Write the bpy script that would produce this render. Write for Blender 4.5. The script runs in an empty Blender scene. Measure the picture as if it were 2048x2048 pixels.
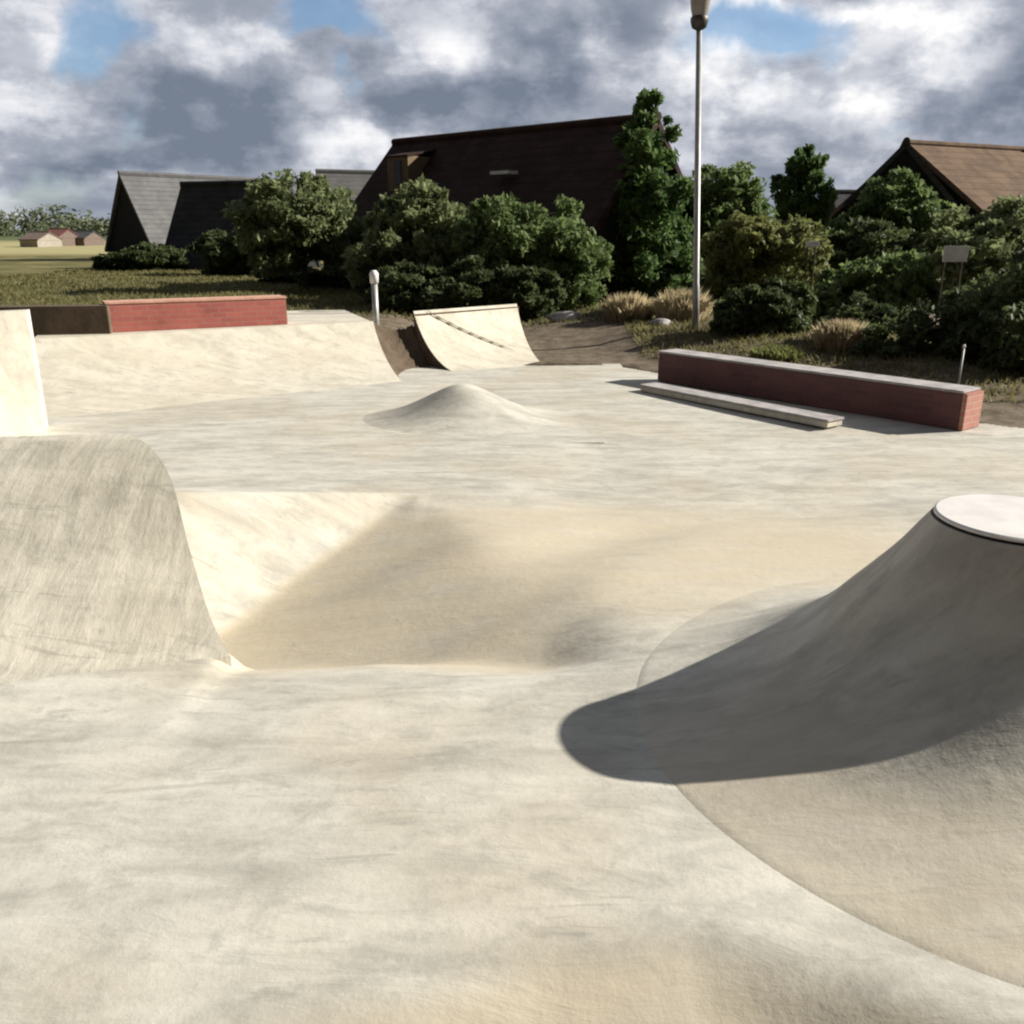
import bpy, bmesh, math, random
import numpy as np
from mathutils import Vector, Matrix
random.seed(7); rng = np.random.default_rng(7)
S = bpy.context.scene; C = S.collection
R = math.radians
CAM = Vector((0, 0, 2.2)); PITCH = R(17.5); FP = 887.0; SC = 1024/1932
SUN_EL, SUN_AZ = 28.2, 10.0     # azimuth measured from +x towards +y
sund = Vector((math.cos(R(SUN_EL))*math.cos(R(SUN_AZ)), math.cos(R(SUN_EL))*math.sin(R(SUN_AZ)), math.sin(R(SUN_EL))))

# ------------------------------------------------------------ camera
cd = bpy.data.cameras.new('camera'); cam = bpy.data.objects.new('camera', cd); C.objects.link(cam)
cam.location = CAM; cam.rotation_euler = (R(90)-PITCH, 0, 0)
cd.sensor_width = 36; cd.lens = 36*FP/1024; cd.clip_end = 8000; cd.clip_start = .05
S.camera = cam

def ray(X, Y):
    u = (X*SC-512)/FP; v = (512-Y*SC)/FP
    return Vector((u, math.cos(PITCH)+v*math.sin(PITCH), -math.sin(PITCH)+v*math.cos(PITCH)))
def G(X, Y, z=0.0):               # survey: point at height z
    r = ray(X, Y); t = (z-CAM.z)/r.z; return CAM+r*t
def D(X, Y, d):                   # survey: point at distance d north of the camera
    r = ray(X, Y); return CAM+r*(d/r.y)

# ------------------------------------------------------------ materials
def newmat(name):
    m = bpy.data.materials.new(name); m.use_nodes = True
    nt = m.node_tree; b = nt.nodes['Principled BSDF']; return m, nt, b
def N(nt, t, **kw):
    n = nt.nodes.new(t)
    for k, v in kw.items():
        if k in n.inputs: n.inputs[k].default_value = v
        else: setattr(n, k, v)
    return n
def noise(nt, vec, scale, detail=4, rough=.55, dist=0.0):
    n = N(nt, 'ShaderNodeTexNoise'); n.inputs['Scale'].default_value = scale
    n.inputs['Detail'].default_value = detail; n.inputs['Roughness'].default_value = rough
    n.inputs['Distortion'].default_value = dist
    if vec is not None: nt.links.new(vec, n.inputs['Vector'])
    return n.outputs['Fac']
def ramp(nt, fac, a, b, lo=0.0, hi=1.0):
    n = N(nt, 'ShaderNodeMapRange'); n.interpolation_type = 'SMOOTHSTEP'
    n.inputs['From Min'].default_value = a; n.inputs['From Max'].default_value = b
    n.inputs['To Min'].default_value = lo; n.inputs['To Max'].default_value = hi
    nt.links.new(fac, n.inputs['Value']); return n.outputs[0]
def mixc(nt, fac, a, b):
    n = N(nt, 'ShaderNodeMix'); n.data_type = 'RGBA'
    for s, v in ((0, fac), (6, a), (7, b)):
        if isinstance(v, (tuple, list)): n.inputs[s].default_value = (*v[:3], 1)
        elif isinstance(v, (int, float)): n.inputs[s].default_value = v
        else: nt.links.new(v, n.inputs[s])
    return n.outputs[2]
def math_(nt, op, a, b=None):
    n = N(nt, 'ShaderNodeMath'); n.operation = op
    for i, v in enumerate((a, b)):
        if v is None: continue
        if isinstance(v, (int, float)): n.inputs[i].default_value = v
        else: nt.links.new(v, n.inputs[i])
    return n.outputs[0]
def mapping(nt, vec, scale=(1, 1, 1), rot=(0, 0, 0)):
    n = N(nt, 'ShaderNodeMapping'); n.inputs['Scale'].default_value = scale; n.inputs['Rotation'].default_value = rot
    nt.links.new(vec, n.inputs['Vector']); return n.outputs[0]
def pos(nt):
    return N(nt, 'ShaderNodeNewGeometry').outputs['Position']
def objc(nt):
    return N(nt, 'ShaderNodeTexCoord').outputs['Object']

def concrete(name, a, b, warm, streak_scale=(1, 4.5, 1), rot=0.35, bump=.25, warmamt=.6, dist=.5, dusty=False, cracks=.22):
    m, nt, bs = newmat(name); p = pos(nt)
    big = noise(nt, p, .55, 3, .5, .4)
    mid = noise(nt, mapping(nt, p, streak_scale, (0, 0, rot)), 1.7, 6, .62, dist)
    fine = noise(nt, p, 9, 6, .7)
    grit = noise(nt, p, 90, 3, .7)
    wv = N(nt, 'ShaderNodeTexNoise'); wv.inputs['Scale'].default_value = 1.4; wv.inputs['Detail'].default_value = 5; nt.links.new(p, wv.inputs['Vector'])
    ws = N(nt, 'ShaderNodeVectorMath'); ws.operation = 'SCALE'; ws.inputs['Scale'].default_value = .9; nt.links.new(wv.outputs['Color'], ws.inputs[0])
    wa_ = N(nt, 'ShaderNodeVectorMath'); wa_.operation = 'ADD'; nt.links.new(p, wa_.inputs[0]); nt.links.new(ws.outputs[0], wa_.inputs[1])
    vo = N(nt, 'ShaderNodeTexVoronoi'); vo.feature = 'DISTANCE_TO_EDGE'; vo.inputs['Scale'].default_value = .33; nt.links.new(wa_.outputs[0], vo.inputs['Vector'])
    crack = math_(nt, 'MULTIPLY', ramp(nt, vo.outputs['Distance'], .0, .0028, 1, 0), ramp(nt, big, .46, .56))
    c = mixc(nt, ramp(nt, mid, .34, .68), a, b)
    c = mixc(nt, math_(nt, 'MULTIPLY', ramp(nt, big, .42, .66), warmamt), c, warm)
    dk = tuple(x*.72 for x in a)
    wide = noise(nt, mapping(nt, p, (.6, 2.4, .6), (0, 0, rot-.15)), .9, 5, .6, .7)
    c = mixc(nt, math_(nt, 'MULTIPLY', ramp(nt, wide, .42, .62), .40), c, tuple(min(1, x*1.16) for x in b))
    blot = noise(nt, mapping(nt, p, (1, 1.8, 1), (0, 0, rot)), 3.2, 5, .65, .3)
    c = mixc(nt, math_(nt, 'MULTIPLY', ramp(nt, blot, .48, .70), .45), c, dk)
    c = mixc(nt, math_(nt, 'MULTIPLY', ramp(nt, fine, .50, .78), .5), c, dk)
    c = mixc(nt, math_(nt, 'MULTIPLY', ramp(nt, grit, .5, .75), .25), c, dk)
    c = mixc(nt, math_(nt, 'MULTIPLY', crack, cracks), c, tuple(x*.35 for x in a))
    # scuffs: narrow dark marks
    sc = noise(nt, mapping(nt, p, (1.2, 7, 1), (0, 0, rot)), 1.3, 3, .5, 1.2)
    c = mixc(nt, math_(nt, 'MULTIPLY', ramp(nt, sc, .62, .70), .35), c, tuple(x*.6 for x in a))
    if dusty:      # tan tint: sandy, dusty hollows and the volcano's lower near side
        at = N(nt, 'ShaderNodeAttribute'); at.attribute_name = 'tan_tint'
        amt = math_(nt, 'MULTIPLY', at.outputs['Fac'], ramp(nt, noise(nt, mapping(nt, p, (1, 2.2, 1)), 1.6, 5, .6, .6), .25, .6, .5, .9))
        c = mixc(nt, amt, c, (.53, .465, .355))
    nt.links.new(c, bs.inputs['Base Color'])
    bs.inputs['Roughness'].default_value = .82; bs.inputs['Specular IOR Level'].default_value = .25
    bp = N(nt, 'ShaderNodeBump'); bp.inputs['Strength'].default_value = bump; bp.inputs['Distance'].default_value = .012
    h = math_(nt, 'ADD', math_(nt, 'MULTIPLY', mid, 2.5), math_(nt, 'MULTIPLY', fine, 1.0))
    nt.links.new(h, bp.inputs['Height']); nt.links.new(bp.outputs[0], bs.inputs['Normal'])
    return m
def rough(name, cols, scale=3, det=5, rgh=.85, bump=.3, bscale=None, spec=.3):
    m, nt, bs = newmat(name); p = pos(nt)
    f = noise(nt, p, scale, det, .6)
    c = mixc(nt, ramp(nt, f, .32, .66), cols[0], cols[1])
    if len(cols) > 2:
        f2 = noise(nt, p, scale*.23, 4, .6, .5); c = mixc(nt, ramp(nt, f2, .5, .66), c, cols[2])
    nt.links.new(c, bs.inputs['Base Color']); bs.inputs['Roughness'].default_value = rgh
    bs.inputs['Specular IOR Level'].default_value = spec
    if bump:
        bp = N(nt, 'ShaderNodeBump'); bp.inputs['Strength'].default_value = bump; bp.inputs['Distance'].default_value = .03
        nt.links.new(noise(nt, p, bscale or scale*3, 5, .65), bp.inputs['Height']); nt.links.new(bp.outputs[0], bs.inputs['Normal'])
    return m
def brick(name, c1, c2, mortar, rgh=.8):
    m, nt, bs = newmat(name); o = objc(nt)
    sx = N(nt, 'ShaderNodeSeparateXYZ'); nt.links.new(o, sx.inputs[0])
    cb = N(nt, 'ShaderNodeCombineXYZ'); nt.links.new(math_(nt, 'ADD', sx.outputs[0], sx.outputs[1]), cb.inputs[0]); nt.links.new(sx.outputs[2], cb.inputs[1])
    br = N(nt, 'ShaderNodeTexBrick'); br.inputs['Scale'].default_value = 1
    br.inputs['Brick Width'].default_value = .235; br.inputs['Row Height'].default_value = .078
    br.inputs['Mortar Size'].default_value = .007; br.inputs['Bias'].default_value = -.1
    br.inputs['Color1'].default_value = (*c1, 1); br.inputs['Color2'].default_value = (*c2, 1); br.inputs['Mortar'].default_value = (*mortar, 1)
    nt.links.new(cb.outputs[0], br.inputs['Vector'])
    f = noise(nt, o, 2.2, 5, .65)
    c = mixc(nt, math_(nt, 'MULTIPLY', ramp(nt, f, .45, .75), .5), br.outputs['Color'], tuple(x*.5 for x in c1))
    nt.links.new(c, bs.inputs['Base Color']); bs.inputs['Roughness'].default_value = rgh
    bp = N(nt, 'ShaderNodeBump'); bp.inputs['Strength'].default_value = .5; bp.inputs['Distance'].default_value = .01; bp.invert = True
    nt.links.new(br.outputs['Fac'], bp.inputs['Height']); nt.links.new(bp.outputs[0], bs.inputs['Normal'])
    return m
def leafmat(name, a, b, c3=None):
    a, b = [tuple(x*2.4 for x in q) for q in (a, b)]; m, nt, bs = newmat(name); p = pos(nt)
    f = noise(nt, p, 1.1, 4, .6); f2 = noise(nt, p, 7, 2, .6)
    c = mixc(nt, ramp(nt, f, .35, .65), a, b)
    c = mixc(nt, math_(nt, 'MULTIPLY', ramp(nt, f2, .45, .7), .6), c, c3 or tuple(x*1.6 for x in b))
    nt.links.new(c, bs.inputs['Base Color']); bs.inputs['Roughness'].default_value = .6
    bs.inputs['Specular IOR Level'].default_value = .25
    tr = N(nt, 'ShaderNodeBsdfTranslucent'); nt.links.new(c, tr.inputs['Color'])
    mx = N(nt, 'ShaderNodeMixShader'); mx.inputs[0].default_value = .45
    nt.links.new(bs.outputs[0], mx.inputs[1]); nt.links.new(tr.outputs[0], mx.inputs[2])
    nt.links.new(mx.outputs[0], nt.nodes['Material Output'].inputs['Surface'])
    return m
def roofmat(name, a, b, row=.3, freq=1.0):
    m, nt, bs = newmat(name); o = objc(nt)
    f = noise(nt, o, 1.3, 6, .65, .5)
    c = mixc(nt, ramp(nt, f, .35, .65), a, b)
    sx = N(nt, 'ShaderNodeSeparateXYZ'); nt.links.new(o, sx.inputs[0])
    fr = math_(nt, 'FRACT', math_(nt, 'DIVIDE', sx.outputs[2], row))
    c = mixc(nt, math_(nt, 'MULTIPLY', ramp(nt, fr, .0, .25, 1, 0), .6), c, tuple(x*.45 for x in a))
    nt.links.new(c, bs.inputs['Base Color']); bs.inputs['Roughness'].default_value = .9
    bs.inputs['Specular IOR Level'].default_value = .15
    bp = N(nt, 'ShaderNodeBump'); bp.inputs['Strength'].default_value = .6; bp.inputs['Distance'].default_value = .06
    nt.links.new(math_(nt, 'ADD', fr, noise(nt, o, 14, 4, .7)), bp.inputs['Height']); nt.links.new(bp.outputs[0], bs.inputs['Normal'])
    return m
def plain(name, c, rgh=.5, metal=0.0, spec=.4, var=.15):
    m, nt, bs = newmat(name); f = noise(nt, pos(nt), 6, 4, .6)
    cc = mixc(nt, ramp(nt, f, .3, .7), tuple(x*(1-var) for x in c), tuple(min(1, x*(1+var)) for x in c))
    nt.links.new(cc, bs.inputs['Base Color']); bs.inputs['Roughness'].default_value = rgh; bs.inputs['Metallic'].default_value = metal
    bs.inputs['Specular IOR Level'].default_value = spec; return m

M = {}
M['floor'] = concrete('park_concrete', (.41, .395, .35), (.57, .55, .49), (.45, .39, .295), (1, 3.2, 1), -.35, .35, .6, .5, True)
M['volcano'] = concrete('volcano_concrete', (.36, .34, .295), (.47, .445, .38), (.46, .40, .295), (2.2, 2.2, .6), .2, .25, .6, .15, True)
M['bank'] = concrete('bank_concrete', (.50, .465, .39), (.62, .585, .50), (.55, .50, .40), (2.2, 2.2, .7), .2, .12)
M['hump'] = concrete('hump_concrete', (.40, .38, .325), (.60, .565, .48), (.49, .45, .36), (4.2, 1.1, .6), .1, .4, .6, .25, False, 0.0)
M['ramp'] = concrete('ramp_concrete', (.52, .48, .40), (.62, .58, .49), (.56, .50, .40), (2, 2, 2), .2, .15)
M['cap'] = plain('white_cap', (.70, .67, .65), .5, 0, .4, .08)
M['pale'] = rough('pale_concrete_cap', [(.30, .28, .28), (.45, .425, .42)], 5, 5, .7, .15)
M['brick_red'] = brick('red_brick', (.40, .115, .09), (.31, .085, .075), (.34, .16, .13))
M['brick_shaded'] = brick('shaded_red_brick', (.15, .062, .058), (.105, .045, .05), (.135, .07, .068))  # red brick darkened: the near side's shade is put in the colour
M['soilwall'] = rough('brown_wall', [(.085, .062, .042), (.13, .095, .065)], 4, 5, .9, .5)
M['bark'] = rough('bark', [(.05, .04, .03), (.10, .08, .06)], 8)
M['steel'] = plain('galvanised_steel', (.36, .36, .35), .5, .35)
M['lampdark'] = plain('dark_lamp_metal', (.07, .065, .06), .5, .3)
M['lampglass'] = plain('beige_lamp_glass', (.30, .28, .255), .35)
M['whitepaint'] = plain('white_paint', (.75, .75, .74), .45)
M['thatch'] = roofmat('dark_brown_roof', (.040, .022, .020), (.065, .038, .033), .28)
M['greyroof'] = roofmat('grey_roof', (.13, .13, .135), (.17, .17, .175), .3)
M['darkroof'] = roofmat('dark_slate_roof', (.045, .047, .052), (.075, .076, .082), .3)
M['orangeroof'] = roofmat('orange_tile_roof', (.13, .088, .062), (.20, .135, .092), .25)
M['blackwood'] = rough('black_boards', [(.012, .012, .015), (.022, .022, .026)], 4, 3, .9, .2)
M['tanwall'] = rough('tan_wall', [(.15, .10, .062), (.21, .145, .09)], 3)
M['creamwall'] = rough('cream_wall', [(.25, .225, .19), (.30, .27, .23)], 2)
M['redwall'] = rough('dull_red_wall', [(.12, .09, .075), (.15, .11, .095)], 2)
M['window'] = plain('window_glass', (.03, .035, .045), .12, 0, .6)
M['chimney'] = rough('chimney_brick', [(.10, .04, .04), (.15, .06, .05)], 5)

# ------------------------------------------------------------ object helpers
def tag(o, label=None, cat=None, group=None, kind=None):
    if label: o['label'] = label
    if cat: o['category'] = cat
    if group: o['group'] = group
    if kind: o['kind'] = kind
    return o
def thing(name, loc, label, cat, group=None, rz=0):
    o = bpy.data.objects.new(name, None); C.objects.link(o); o.location = loc; o.rotation_euler.z = rz
    o.empty_display_size = .2
    return tag(o, label, cat, group)
def link(name, me, mat, parent=None, smooth=False):
    if mat: me.materials.append(mat)
    if smooth: me.polygons.foreach_set('use_smooth', [True]*len(me.polygons))
    o = bpy.data.objects.new(name, me); C.objects.link(o)
    if parent: o.parent = parent
    return o
class MB:
    def __init__(s): s.v = []; s.f = []
    def add(s, vs, fs):
        n = len(s.v); s.v += [tuple(v) for v in vs]; s.f += [tuple(i+n for i in f) for f in fs]; return s
    def box(s, x0, x1, y0, y1, z0, z1):
        vs = [(x, y, z) for z in (z0, z1) for x, y in ((x0, y0), (x1, y0), (x1, y1), (x0, y1))]
        return s.add(vs, [(3, 2, 1, 0), (4, 5, 6, 7), (0, 1, 5, 4), (1, 2, 6, 5), (2, 3, 7, 6), (3, 0, 4, 7)])
    def tube(s, pts, rs, n=12, cap=True):
        rings = []; vs = []
        for i, p in enumerate(pts):
            p = Vector(p); a = Vector(pts[max(i-1, 0)]); b = Vector(pts[min(i+1, len(pts)-1)])
            t = (b-a).normalized(); q = t.to_track_quat('Z', 'Y')
            for k in range(n):
                an = 2*math.pi*k/n; vs.append(p+q@Vector((rs[i]*math.cos(an), rs[i]*math.sin(an), 0)))
        fs = []
        for i in range(len(pts)-1):
            for k in range(n):
                a = i*n+k; b = i*n+(k+1) % n; fs.append((a, b, b+n, a+n))
        if cap: fs.append(tuple(range(n))[::-1]); fs.append(tuple(range((len(pts)-1)*n, len(pts)*n)))
        return s.add(vs, fs)
    def lathe(s, prof, n=64, cx=0, cy=0):
        vs = []; fs = []
        for r, z in prof:
            for k in range(n):
                a = 2*math.pi*k/n; vs.append((cx+r*math.cos(a), cy+r*math.sin(a), z))
        for i in range(len(prof)-1):
            for k in range(n):
                a = i*n+k; b = i*n+(k+1) % n; fs.append((a, b, b+n, a+n))
        return s.add(vs, fs)
    def slab(s, quad, th):          # thick panel: 4 corners extruded along -normal
        q = [Vector(p) for p in quad]; nrm = (q[1]-q[0]).cross(q[2]-q[0]).normalized()*-th
        vs = q+[p+nrm for p in q]
        return s.add(vs, [(0, 1, 2, 3), (7, 6, 5, 4), (0, 4, 5, 1), (1, 5, 6, 2), (2, 6, 7, 3), (3, 7, 4, 0)])
    def build(s, name, mat, parent=None, off=(0, 0, 0), smooth=False, bevel=0):
        me = bpy.data.meshes.new(name); me.from_pydata([(x-off[0], y-off[1], z-off[2]) for x, y, z in s.v], [], s.f)
        me.validate()
        bm = bmesh.new(); bm.from_mesh(me); bmesh.ops.recalc_face_normals(bm, faces=bm.faces)
        if bevel: bmesh.ops.bevel(bm, geom=bm.edges[:], offset=bevel, segments=2, affect='EDGES')
        bm.to_mesh(me); bm.free()
        return link(name, me, mat, parent, smooth)
def grid_mesh(name, P, mat, parent=None, off=(0, 0, 0), keep=None, smooth=True):
    ny, nx, _ = P.shape; P = P-np.array(off)
    me = bpy.data.meshes.new(name)
    idx = np.arange(nx*ny).reshape(ny, nx)
    f = np.stack([idx[:-1, :-1], idx[:-1, 1:], idx[1:, 1:], idx[1:, :-1]], -1).reshape(-1, 4)
    if keep is not None: f = f[keep[:-1, :-1].reshape(-1)]
    me.vertices.add(nx*ny); me.vertices.foreach_set('co', P.reshape(-1).astype(np.float32))
    me.loops.add(len(f)*4); me.loops.foreach_set('vertex_index', f.reshape(-1).astype(np.int32))
    me.polygons.add(len(f)); me.polygons.foreach_set('loop_start', np.arange(0, len(f)*4, 4, dtype=np.int32))
    me.polygons.foreach_set('loop_total', np.full(len(f), 4, dtype=np.int32)); me.update(calc_edges=True); me.validate()
    return link(name, me, mat, parent, smooth)
def sstep(a, b, x):
    t = np.clip((x-a)/(b-a), 0, 1); return t*t*(3-2*t)
def smax(a, b, k): return .5*(a+b+np.sqrt((a-b)**2+k*k))
def smin(a, b, k): return .5*(a+b-np.sqrt((a-b)**2+k*k))

# ------------------------------------------------------------ skatepark floor (concrete height field)
vc = G(1925, 977, .95); VX, VY = vc.x, vc.y
T1 = G(790, 928, 0.0); T2 = G(325, 925, .34); B = G(425, 1195, -.47); Cc = G(1270, 1215, 0)
def plane(a, b, c):
    n = (b-a).cross(c-a); return lambda x, y: a.z-(n.x*(x-a.x)+n.y*(y-a.y))/n.z
Pb = plane(T1, T2, B); Pt = plane(T1, B, Cc)
edge = [G(X, Y, 0) for X, Y in ((-500, 1400), (0, 1312), (200, 1272), (400, 1243), (700, 1234), (1100, 1252), (1250, 1262), (1500, 1262))]
ex = np.array([p.x for p in edge]); ey = np.array([p.y for p in edge])
def near_dip(x, y):      # curved transition falling away towards the photographer
    return np.clip(np.interp(x, [-1.1, -.3, .1, .6, 1.3, 2.2], [2.02, 2.2, 2.32, 2.38, 2.30, 2.1])-y, 0, 9)*sstep(1.92, 2.4, np.hypot(x-VX, y-VY))
def dust_at(x, y, z):
    d = sstep(.03, .16, -z)+sstep(1.15, .45, np.hypot((x-.7)/3.0, (y-6.15)/1.45))*(y > 4.35)+1.2*sstep(.0, .20, near_dip(x, y))
    return np.clip(d, 0, 1)*(1-sstep(-.03, .05, Pb(x, y)-Pt(x, y))*(x < T1.x+.3)*(y > 4.5))
def floor_z(x, y):
    kz = T2.z/(T1.y-T2.y); Zp = np.clip(smin(kz*(T1.y-y), 1.1*(T1.x+.08-x), .04), 0, .42)*sstep(4.6, 5.6, y)
    near = -(y-np.interp(x, ex, ey))*.75
    far = smax(Pb(x, y), Pt(x, y), .05)
    h = smax(smax(far, near, .05), -.75+0*x, .1)
    dv = np.hypot(x-VX, y-VY)
    k = .035+.26*sstep(T1.x+.3, T1.x+2.0, x)*sstep(2.15, 3.0, dv)*sstep(-.2, .6, y-np.interp(x, ex, ey))
    k = k+.12*(1-sstep(.0, .5, y-np.interp(x, ex, ey)))
    z = smin(Zp, h+0.012, k)
    z = np.where(y < 3.2, Zp, z)
    q = sstep(1.50, 1.66, -x)*(1-sstep(4.5, 4.75, y))
    z = z*(1-q)
    z = z*sstep(1.6, 2.3, dv)
    # slow undulation of poured slabs
    z = z+.012*np.sin(x*1.3+y*.7)*np.sin(y*.9-x*.4)
    # shallow dish at the photographer's feet
    u = near_dip(x, y)
    z = z-.80*u**1.35/(1+u)
    # hand-trowelled unevenness: long low rolls running diagonally
    a = x*.82+y*.57; b = -x*.57+y*.82
    z = z+sstep(1.95, 2.6, dv)*(.010*np.sin(b*5.1+1.2*np.sin(a*1.1))+.006*np.sin(b*9.7+a*1.9+1.7*np.sin(a*.8))+.012*np.sin(b*2.3+a*.7+1))*(y < 9)*sstep(9, 6, y)
    return z
xs = np.arange(-9, 10.01, .05); ys = np.arange(-3, 16.5, .05)
X, Y = np.meshgrid(xs, ys); Z = floor_z(X, Y)
def inside(x, y):
    # park outline: far edge, then the line behind the long right ledge
    e = np.where(x < 1.9, 15.6+.0*x, np.interp(x, [1.9, 5.4, 6.2, 10], [15.2, 10.75, 10.1, 9.2]))
    return (y < e) & (x > -8.8)
fl = grid_mesh('skatepark_floor', np.stack([X, Y, Z], -1), M['floor'], keep=inside(X, Y)); tag(fl, kind='structure')
da = fl.data.attributes.new('tan_tint', 'FLOAT', 'POINT'); da.data.foreach_set('value', dust_at(X, Y, Z).reshape(-1).astype(np.float32))

# ------------------------------------------------------------ ground outside
def ground_z(x, y):
    e = np.where(x < 1.9, 15.6+.0*x, np.interp(x, [1.9, 5.4, 6.2, 10], [15.2, 10.75, 10.1, 9.2]))
    ins = (y < e-.25) & (y > -2.9) & (x > -8.6) & (x < 9.8)
    z = -.02+.35*sstep(0, 6, (y-e))*(x > -1)*sstep(-1, 3, x)+.04*np.sin(x*1.7)*np.sin(y*1.3)
    z = z+.10*sstep(30, 60, y)
    z = z*(np.hypot(x, y) < 200)
    z = z+.35*sstep(16, 20, y)*(1-sstep(-3, -1, x))
    z = np.where(ins, -1.6, z)
    return z
gx = np.concatenate([-np.geomspace(3500, 14.5, 26), np.arange(-14, 16.01, .25), np.geomspace(16.5, 3500, 26)])
gy = np.concatenate([-np.geomspace(1500, 5.2, 16), np.arange(-5, 34.01, .25), np.geomspace(35, 4000, 34)])
X, Y = np.meshgrid(gx, gy)
m, nt, bs = newmat('ground_soil_grass'); p = pos(nt)
sep = N(nt, 'ShaderNodeSeparateXYZ'); nt.links.new(p, sep.inputs[0])
n1 = noise(nt, p, .35, 5, .6, .6); n2 = noise(nt, p, 3.5, 6, .7); n3 = noise(nt, p, 30, 3, .7)
soil = mixc(nt, ramp(nt, n2, .35, .65), (.11, .085, .062), (.21, .17, .13))
grass = mixc(nt, ramp(nt, n2, .35, .65), (.085, .09, .035), (.15, .14, .06))
dry = mixc(nt, ramp(nt, n1, .40, .62), grass, (.24, .205, .095))
yy = math_(nt, 'ADD', sep.outputs[1], math_(nt, 'MULTIPLY', n1, 5))
g1 = mixc(nt, ramp(nt, yy, 24, 27.5), soil, grass)
g1 = mixc(nt, ramp(nt, yy, 34, 60), g1, dry)
far = mixc(nt, ramp(nt, sep.outputs[1], 70, 85), g1, (.40, .36, .19))
far = mixc(nt, ramp(nt, sep.outputs[1], 150, 260), far, (.10, .13, .06))
far = mixc(nt, math_(nt, 'MULTIPLY', ramp(nt, n3, .4, .7), .3), far, (.05, .05, .025))
nt.links.new(far, bs.inputs['Base Color']); bs.inputs['Roughness'].default_value = .95; bs.inputs['Specular IOR Level'].default_value = .1
bp = N(nt, 'ShaderNodeBump'); bp.inputs['Strength'].default_value = .6; bp.inputs['Distance'].default_value = .06
nt.links.new(n2, bp.inputs['Height']); nt.links.new(bp.outputs[0], bs.inputs['Normal'])
gr = grid_mesh('ground', np.stack([X, Y, ground_z(X, Y)], -1), m); tag(gr, kind='structure')

# ------------------------------------------------------------ volcano
vc = G(1925, 977, .95); VX, VY = vc.x, vc.y
vr = .362
VP = [(2.2, -.40), (1.86, -.02), (1.76, .006), (1.62, .028), (1.47, .058), (1.30, .102), (1.13, .168), (.98, .252), (.84, .36), (.72, .485), (.60, .615), (.50, .74), (.42, .86), (.372, .93)]
def cat(P, n=5):
    out = []
    for i in range(len(P)-1):
        p0 = P[max(i-1, 0)]; p1 = P[i]; p2 = P[i+1]; p3 = P[min(i+2, len(P)-1)]
        for k in range(n):
            t = k/n; out.append(tuple(.5*((2*b)+(-a+c)*t+(2*a-5*b+4*c-d)*t*t+(-a+3*b-3*c+d)*t**3) for a, b, c, d in zip(p0, p1, p2, p3)))
    out.append(P[-1]); return out
t = thing('concrete_volcano', (VX, VY, 0), 'flared concrete volcano with a round white top and shaded near side', 'skate obstacle')
prof = [VP[0], VP[1]]+cat(VP[2:]); nn = 160; vs = []; fs = []
for r_, z_ in prof:
    for k in range(nn):
        a = 2*math.pi*k/nn
        f = 1-.10*max(0, math.cos(a-R(120)))**1.5*min(1, max(0, (r_-.6)/.8))+.05*max(0, math.cos(a-R(250)))**4*min(1, max(0, (r_-.6)/.8))   # skirt is tighter towards the hollow
        vs.append((r_*f*math.cos(a), r_*f*math.sin(a), z_))
for i in range(len(prof)-1):
    for k in range(nn):
        a = i*nn+k; b = i*nn+(k+1) % nn; fs.append((a, b, b+nn, a+nn))
cone = MB().add(vs, fs).build('cone', M['floor'], t, smooth=True)
co = np.zeros(len(cone.data.vertices)*3); cone.data.vertices.foreach_get('co', co); co = co.reshape(-1, 3)
da = cone.data.attributes.new('tan_tint', 'FLOAT', 'POINT'); da.data.foreach_set('value', np.clip(.75*sstep(.8, 1.3, np.hypot(co[:, 0], co[:, 1]))*sstep(.3, -.6, co[:, 1])+dust_at(co[:, 0]+VX, co[:, 1]+VY, co[:, 2]*0)*sstep(1.1, 1.6, np.hypot(co[:, 0], co[:, 1])), 0, 1).astype(np.float32))  # tan tint on the lower near side, plus the floor's at the foot
MB().lathe([(.30, .90), (.366, .90), (.369, .925), (.364, .932), (.30, .936)], 96).build('lip_shadow', M['lampdark'], t)  # dark ring: the shadow at the disc's lip put into the colour
MB().lathe([(.30, .937), (.352, .937), (vr, .943), (vr, .953), (.352, .959), (0.0001, .963)], 96).build('top_disc', M['cap'], t, smooth=False)

# ------------------------------------------------------------ left hump (near quarter pipe)
rt = [G(434, 1238, -.03), G(424, 1222, .0), G(410, 1196, .035), G(391, 1150, .13), G(371, 1085, .27), G(351, 1015, .43), G(336, 950, .60), G(322, 905, .72), G(306, 872, .80), G(286, 846, .86), G(262, 828, .90), G(235, 818, .915)]
hx = G(235, 818, .915)
def hump_profile(x):        # camera-facing profile for a section at x (toe to top), y leans a little with x
    pass
tl = [(4.35, -.40), (4.42, -.15), (4.52, .05), (4.62, .25), (4.73, .43), (4.84, .60), (4.97, .73), (5.13, .81), (5.35, .865), (5.6, .895), (5.86, .915)]
rows = []
for i in range(len(rt)):
    b = rt[i]; a = Vector((-9.5, b.y-.75-2.3*(1-b.z/.92), b.z))
    rows.append([a.lerp(b, (k/40)**.7) for k in range(41)])
P = np.array([[tuple(v) for v in r] for r in rows])
# refine the profile direction with a smooth spline
def refine(P, n=6):
    out = []
    for i in range(len(P)-1):
        p0, p1, p2, p3 = P[max(i-1, 0)], P[i], P[i+1], P[min(i+2, len(P)-1)]
        for k in range(n):
            t = k/n; out.append(.5*((2*p1)+(-p0+p2)*t+(2*p0-5*p1+4*p2-p3)*t*t+(-p0+3*p1-3*p2+p3)*t**3))
    out.append(P[-1]); return np.array(out)
P = refine(P, 6); P = np.concatenate([P[:1]+np.array([0, .03, -.5]), P], 0)
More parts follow.
